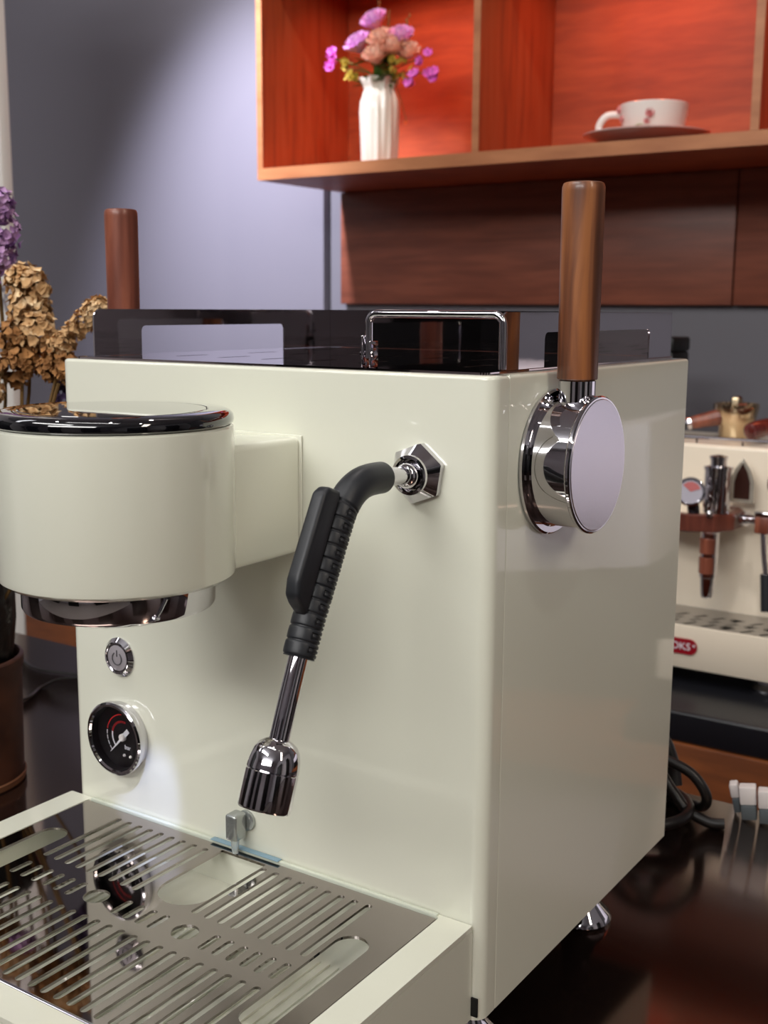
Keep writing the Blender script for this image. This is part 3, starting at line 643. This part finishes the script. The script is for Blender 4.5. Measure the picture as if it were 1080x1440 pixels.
#, bouquet, cup and saucer
SZ = .5612
VX, VY = -.6495, .862
def vrf(a, z, i): return 1+.045*math.sin(9*a+2*math.sin(z*40))+.025*math.sin(17*a+1.3)
def vrf2(a, z, i):
    k = max(0, (z-.655)/.02); return vrf(a, z, i)+k*.10*math.sin(8*a)
tag(obj('vase', lathe(nb(), [(0, SZ), (.0225, SZ), (.0235, SZ+.004), (.0250, SZ+.03), (.0262, SZ+.07), (.0258, SZ+.084), (.0225, SZ+.094), (.0205, SZ+.0985), (.0225, SZ+.104), (.0265, SZ+.1120), (.0255, SZ+.1125), (.0195, SZ+.100), (.0195, SZ+.05), (0, SZ+.05)], 96, Matrix.Translation((VX, VY, 0)), rf=vrf2), IVORY, ang=80), 'ivory ceramic vase with gathered pleats on the cabinet shelf', 'vase')
def petal(bm, c, d, upv, L, wd, cup):
    d = d.normalized(); s = d.cross(upv).normalized(); n = s.cross(d); V = []
    for i in range(4):
        u = i/3; row = []
        for j in range(3):
            v = j-1; wv = wd*math.sin(PI*(.18+.72*u))*v*.5
            row.append(bm.verts.new(c+d*L*u+s*wv+n*(cup*L*(u*u)+abs(v)*cup*L*.35)))
        V.append(row)
    for a, b in zip(V, V[1:]):
        for j in range(2): bm.faces.new((a[j], a[j+1], b[j+1], b[j]))
def bloom(c, r, d=Vector((0, -.5, .8)), layers=4, rng=random):
    bm = nb(); c = Vector(c); d = d.normalized(); e1 = d.orthogonal().normalized(); e2 = d.cross(e1)
    bmesh.ops.create_icosphere(bm, subdivisions=2, radius=r*.55); 
    for v in bm.verts: v.co = v.co*(1+.15*noise.noise(v.co*180))+c
    for L in range(layers):
        n = 5+L*2; f = L/(layers-1)
        for k in range(n):
            a = 2*PI*(k+.5*L)/n+rng.uniform(-.15, .15); out = e1*math.cos(a)+e2*math.sin(a)
            dd = out*(.35+.75*f)+d*(1.0-.75*f); petal(bm, c-d*r*.35+out*r*.12, dd, d, r*(1.05+.1*f), r*.95, .42)
    return bm
def leafmesh(bm, a, b, wd, droop=.2):
    a, b = Vector(a), Vector(b); d = b-a; L = d.length; s = d.cross(Vector((0, 0, 1))); s = s.normalized() if s.length > 1e-6 else Vector((1, 0, 0)); V = []
    for i in range(6):
        u = i/5; wv = wd*.5*math.sin(PI*min(1, .06+u*.94))**.8; p = a+d*u-Vector((0, 0, 1))*droop*L*u*u
        V.append((bm.verts.new(p-s*wv), bm.verts.new(p+Vector((0, 0, -wv*.25))), bm.verts.new(p+s*wv)))
    for p, q in zip(V, V[1:]):
        for j in range(2): bm.faces.new((p[j], p[j+1], q[j+1], q[j]))
MOUTH = Vector((VX, VY, SZ+.108))
def flower(name, c, r, m, label, cat, group, leaves=2):
    r *= 1.28
    c = Vector(c); t = thing(name, c, label, cat, group)
    obj('bloom', bloom(c, r, Vector((c.x-VX, -.05, .07)).normalized()+Vector((0, -.35, .3))), m, t, ang=180)
    base = MOUTH+Vector((random.uniform(-.010, .010), random.uniform(-.008, .008), -.045))
    mid = MOUTH.lerp(c, .45)+Vector((0, 0, .006)); st = smoothpath([base, MOUTH+Vector((random.uniform(-.009, .009), random.uniform(-.006, .006), 0)), mid, c], 5)
    obj('stem', tube(nb(), st, .0011, 6), STEMG, t)
    for k in range(leaves):
        p = mid+Vector((0, -.004, -.004*k)); q = p+Vector((random.uniform(-.028, .028), -random.uniform(.006, .02), random.uniform(-.006, .02)))
        bm = nb(); leafmesh(bm, p, q, .011); obj('leaf', bm, LEAFM, t, ang=180)
for c, r, m, lab in (((-.6550, .858, .7455), .0135, LILAC, 'lilac peony at the top of the bouquet in the ivory vase'),
                     ((-.6745, .850, .7170), .0145, LILAC, 'lilac peony on the left of the bouquet, above the small magenta blossoms'),
                     ((-.6135, .858, .7215), .0125, LILAC, 'lilac peony at the upper right of the bouquet'),
                     ((-.6390, .850, .7180), .0140, PEACH, 'peach ranunculus in the middle of the bouquet, between two lilac peonies'),
                     ((-.6180, .846, .7070), .0140, PEACH, 'peach ranunculus right of the bouquet centre, just under a lilac peony'),
                     ((-.6370, .836, .6960), .0135, PEACH, 'peach ranunculus low in the middle of the bouquet, above the vase mouth'),
                     ((-.6020, .855, .7000), .0125, PEACH, 'orange-tinted peach ranunculus, outermost right of the peach blooms')):
    flower('peony' if m is LILAC else 'ranunculus', c, r, m, lab, 'flower', 'blooms in the ivory vase')
def sprig(name, tip, m, label, n, spread, bs, cat='flower'):
    tip = Vector(tip); t = thing(name, tip, label, cat, 'sprigs in the ivory vase')
    base = MOUTH+Vector((random.uniform(-.010, .010), random.uniform(-.008, .008), -.045)); d = (tip-MOUTH)
    st = smoothpath([base, MOUTH+d*.08, MOUTH+d*.55+Vector((0, 0, .006)), tip], 5); obj('stem', tube(nb(), st, .0009, 6), STEMG, t)
    for k in range(n):
        p = tip+Vector((random.uniform(-1, 1), random.uniform(-.6, .6), random.uniform(-1, 1)))*spread
        obj('blossom', bloom(p, bs, Vector((random.uniform(-1, 1), -1, random.uniform(-.3, 1))), 2), m, t, ang=180)
    for k in range(4):
        p = MOUTH+d*(.3+.15*k); q = p+Vector((random.uniform(-.012, .012), -.006, random.uniform(-.008, .012)))
        bm = nb(); leafmesh(bm, p, q, .005); obj('leaf', bm, YELLOWP if k % 2 else LEAFM, t, ang=180)
sprig('blossom_sprig', (-.7150, .85, .7040), MAGENTA, 'magenta blossom sprig reaching out left of the bouquet', 4, .010, .0065)
sprig('blossom_sprig', (-.5740, .85, .6900), MAGENTA, 'magenta blossom sprig at the right of the bouquet, topmost of three on that side', 3, .008, .0060)
sprig('blossom_sprig', (-.5690, .86, .6720), MAGENTA, 'magenta blossom sprig farthest right of the bouquet', 3, .007, .0070)
sprig('blossom_sprig', (-.5930, .85, .6660), MAGENTA, 'magenta blossom sprig hanging lowest right of the vase mouth', 3, .008, .0075)
sprig('yellow_sprig', (-.6120, .842, .6860), YELLOWP, 'yellow leafy sprig right of the vase mouth', 8, .012, .0050)
sprig('yellow_sprig', (-.6900, .845, .6870), YELLOWP, 'yellow-green sprig drooping left of the vase mouth', 8, .011, .0055)
for tip, lab in (((-.6590, .87, .7780), 'thin brown twig rising highest from the bouquet, behind the top peony'), ((-.6080, .87, .7540), 'thin brown twig leaning right out of the bouquet'), ((-.6400, .87, .7620), 'thin brown twig right of the top peony')):
    tip = Vector(tip); t = thing('twig', tip, lab, 'twig', 'twigs in the ivory vase')
    st = smoothpath([MOUTH+Vector((0, .006, -.04)), MOUTH+Vector((0, .006, 0)), MOUTH.lerp(tip, .6)+Vector((.004, 0, 0)), tip], 6); obj('stem', tube(nb(), st, .0008, 5), STEMB, t)
    bm = nb()
    for k in range(9): p = MOUTH.lerp(tip, .55+.05*k); bmesh.ops.create_icosphere(bm, subdivisions=1, radius=.0020, matrix=Matrix.Translation(p+Vector((random.uniform(-.003, .003), 0, 0))))
    obj('buds', bm, DRYO, t)
t = thing('foliage', (VX, VY, SZ+.115), 'dark green leafy foliage spreading over the vase mouth', 'foliage')
for k in range(26):
    a = random.uniform(0, 2*PI); rr = random.uniform(.012, .036); p = MOUTH+Vector((.006*math.cos(a), .006*math.sin(a), -.004))
    bm = nb(); leafmesh(bm, p, p+Vector((rr*math.cos(a), rr*math.sin(a)*.8-.004, random.uniform(.006, .034))), .013); obj('leaf', bm, LEAFM, t, ang=180)
tag(obj('dried_petal', bloom((-.6120, .870, .6160), .0032, Vector((0, -1, .2)), 2), mat('orange_petal', (222, 110, 60), .6)), 'tiny orange blossom dangling beside the ivory vase', 'flower')
tube_ = nb(); tube(tube_, smoothpath([(-.6120, .870, .6180), (-.618, .868, .640), (-.628, .864, .672)], 6), .0006, 5)
obj('stem', tube_, STEMB, bpy.data.objects['dried_petal'])

CX, CY = -.2735, .868
tag(obj('saucer', lathe(nb(), [(0, SZ), (.030, SZ), (.031, SZ+.0015), (.050, SZ+.0050), (.0735, SZ+.0128), (.0740, SZ+.0140), (.0725, SZ+.0145), (.050, SZ+.0075), (.031, SZ+.0045), (0, SZ+.0045)], 72, Matrix.Translation((CX, CY, 0))), mat('pinkish_saucer', (226, 196, 190), .25, coat=.5)), 'pale pinkish saucer under the floral teacup on the shelf', 'saucer')
t = thing('teacup', (CX, CY, SZ+.0048), 'white teacup with pink raised flowers standing on the saucer', 'cup')
b0 = SZ+.0048; cu = Matrix.Translation((CX+.008, CY, 0)) @ Matrix.Diagonal((.91, .91, 1, 1))
cup = obj('cup_body', lathe(nb(), [(0, b0), (.024, b0), (.026, b0+.002), (.034, b0+.008), (.0395, b0+.018), (.0425, b0+.030), (.0440, b0+.0415), (.0432, b0+.0422), (.0418, b0+.040), (.0375, b0+.018), (.030, b0+.007), (0, b0+.005)], 64, cu), WHITE, t)
hp = smoothpath([(CX+.008-.0370, CY-.010, b0+.033), (CX+.008-.053, CY-.014, b0+.032), (CX+.008-.0615, CY-.016, b0+.020), (CX+.008-.056, CY-.015, b0+.008), (CX+.008-.040, CY-.011, b0+.0075)], 6)
obj('handle', tube(nb(), hp, .0044, 14), WHITE, t)
PINK = mat('pink_relief', (232, 160, 160), .35, coat=.3); GRN = mat('green_relief', (190, 200, 140), .35, coat=.3)
def onc(a, zz, rr): return Vector((CX+.008+rr*.92*math.cos(a), CY+rr*.92*math.sin(a), b0+zz))
for a, zz, rr, s in ((math.radians(215), .036, .0440, .0062), (math.radians(222), .026, .0415, .0056), (math.radians(285), .028, .0423, .0060), (math.radians(280), .020, .0400, .0045)):
    c = onc(a, zz, rr-.001); obj('relief_flower', bloom(c, s*.8, Vector((math.cos(a), math.sin(a), .1)), 3), PINK, t, ang=180)
for a, zz, rr in ((math.radians(235), .012, .0365), (math.radians(255), .015, .0385)):
    c = onc(a, zz, rr); bm = nb(); leafmesh(bm, c, c+Vector((.012, -.002, .004)), .006); obj('relief_leaf', bm, GRN, t, ang=180)

back(0)
# ------------------------------------------------------------------ dried flowers in a pot, left
PX, PY = -.593, .115
t = thing('plant_pot', (PX, PY, CZ), 'brown leather-look pot on the black counter at the left edge', 'pot')
obj('pot_body', lathe(nb(), [(0, CZ+.0003), (.052, CZ+.0003), (.0545, CZ+.002), (.0555, CZ+.010), (.0575, .064), (.0580, .069), (.0560, .070), (.0540, .066), (.052, .0), (0, -.02)], 64, Matrix.Translation((PX, PY, 0))), POTM, t)
obj('rim_band', lathe(nb(), [(.0579, .0600), (.0590, .0605), (.0592, .0680), (.0582, .0690)], 64, Matrix.Translation((PX, PY, 0))), POTM, t)
obj('foot_band', lathe(nb(), [(.0550, CZ+.0004), (.0568, CZ+.001), (.0572, CZ+.006), (.0560, CZ+.007)], 64, Matrix.Translation((PX, PY, 0))), mat('tan_edge', (120, 78, 50), .5), t)
tag(obj('wrapping', lathe(nb(), [(.0485, .02), (.050, .072), (.0535, .10), (.0545, .14), (.053, .175), (.060, .215), (.070, .245), (.062, .240), (.046, .17), (.044, .05)], 120, Matrix.Translation((PX, PY, 0)), rf=lambda a, z, i: 1+.05*noise.noise(Vector((6*math.cos(a), 6*math.sin(a), z*40)))+.03*math.sin(23*a+z*60)), BAG, ang=60), 'crinkled black plastic wrapping round the dried stems in the brown pot', 'wrapping')
def floret(bm, c, s, d):
    d = d.normalized(); e = d.orthogonal().normalized(); f = d.cross(e); ph = random.uniform(0, 6); cc = bm.verts.new(c)
    ring = []
    for k in range(6):
        a = ph+2*PI*k/6; ring.append(bm.verts.new(c+(e*math.cos(a)+f*math.sin(a))*s*(1 if k % 2 else .72)+d*s*(.75 if k % 2 else .45)))
    for k in range(6): bm.faces.new((cc, ring[k], ring[(k+1) % 6]))
def dried(pts, heads, m, label, dens=60, fs=.0065, group='dried stems in the brown pot', name='dried_flower'):
    t = thing(name, pts[-1], label, 'dried flower', group)
    obj('stem', tube(nb(), smoothpath([(PX+random.uniform(-.02, .02), PY+random.uniform(-.02, .02), .06)]+pts, 6), .0015, 6), STEMB, t)
    bm = nb()
    for (c, r) in heads:
        c = Vector(c)
        for k in range(int(dens*2.4)):
            v = Vector((random.gauss(0, 1), random.gauss(0, 1), random.gauss(0, 1))).normalized(); rr = r*random.uniform(.55, 1)
            floret(bm, c+Vector((v.x, v.y, v.z*1.15))*rr, fs*.62*random.uniform(.7, 1.25), v+Vector((0, 0, .3)))
    obj('blossom_cluster', bm, m, t, ang=180, kind='stuff')
Yf = .15
dried([(-.555, Yf, .26), (-.552, Yf, .43)], [((-.556, .16, .435), .016), ((-.562, .16, .415), .016), ((-.553, .155, .455), .012)], DRYP, 'pale purple dried statice, topmost of the bunch at the left edge', 50)
dried([(-.545, .13, .26), (-.540, .12, .385)], [((-.5525, .135, .394), .013)], DRYP, 'small purple dried statice below the topmost one', 40)
dried([(-.535, Yf, .25), (-.515, Yf, .37)], [((-.521, .15, .392), .012), ((-.510, .15, .387), .013), ((-.512, .15, .372), .016), ((-.506, .15, .352), .015), ((-.518, .15, .362), .013)], DRYB, 'large beige papery dried flower, uppermost beige one at the left', 46, .0075)
dried([(-.530, .14, .23), (-.513, .14, .33)], [((-.521, .14, .345), .014), ((-.512, .14, .330), .012), ((-.522, .14, .322), .014)], DRYO, 'ochre dried bloom under the uppermost beige flower', 46, .007)
dried([(-.545, .12, .22), (-.535, .12, .31)], [((-.545, .125, .320), .014), ((-.532, .12, .306), .012), ((-.545, .12, .292), .013)], DRYB, 'beige papery dried flower at the left edge, lowest beige one', 46, .007)
dried([(-.520, .14, .22), (-.478, .15, .33)], [((-.4715, .15, .345), .008), ((-.4600, .15, .352), .008), ((-.4500, .15, .360), .008), ((-.4400, .15, .368), .007), ((-.4320, .15, .372), .006), ((-.4800, .15, .340), .009)], DRYB, 'beige dried spray leaning right towards the wooden lever', 34, .0050)
dried([(-.515, .14, .22), (-.482, .15, .31)], [((-.482, .15, .332), .011), ((-.490, .15, .322), .010), ((-.470, .15, .322), .010), ((-.462, .15, .318), .009), ((-.455, .15, .312), .007)], DRYO, 'light ochre dried bloom beside the corner of the cream machine', 40, .0062)
dried([(-.505, .16, .20), (-.480, .17, .27)], [((-.490, .17, .298), .016), ((-.475, .175, .290), .016), ((-.488, .165, .278), .013), ((-.468, .17, .278), .012)], DRYV, 'dark violet dried statice low behind the beige flowers', 60, .0055)
dried([(-.53, .11, .20), (-.500, .09, .262)], [((-.515, .09, .262), .009), ((-.503, .09, .265), .009), ((-.490, .09, .266), .008), ((-.480, .09, .264), .006)], DRYO, 'ochre dried spike lying just above the black lid', 40, .0050)
dried([(-.54, .10, .20), (-.492, .08, .252)], [((-.487, .085, .262), .006), ((-.476, .085, .258), .007), ((-.530, .085, .257), .010)], DRYP, 'small pale purple dried bloom just above the black lid', 34, .0045)
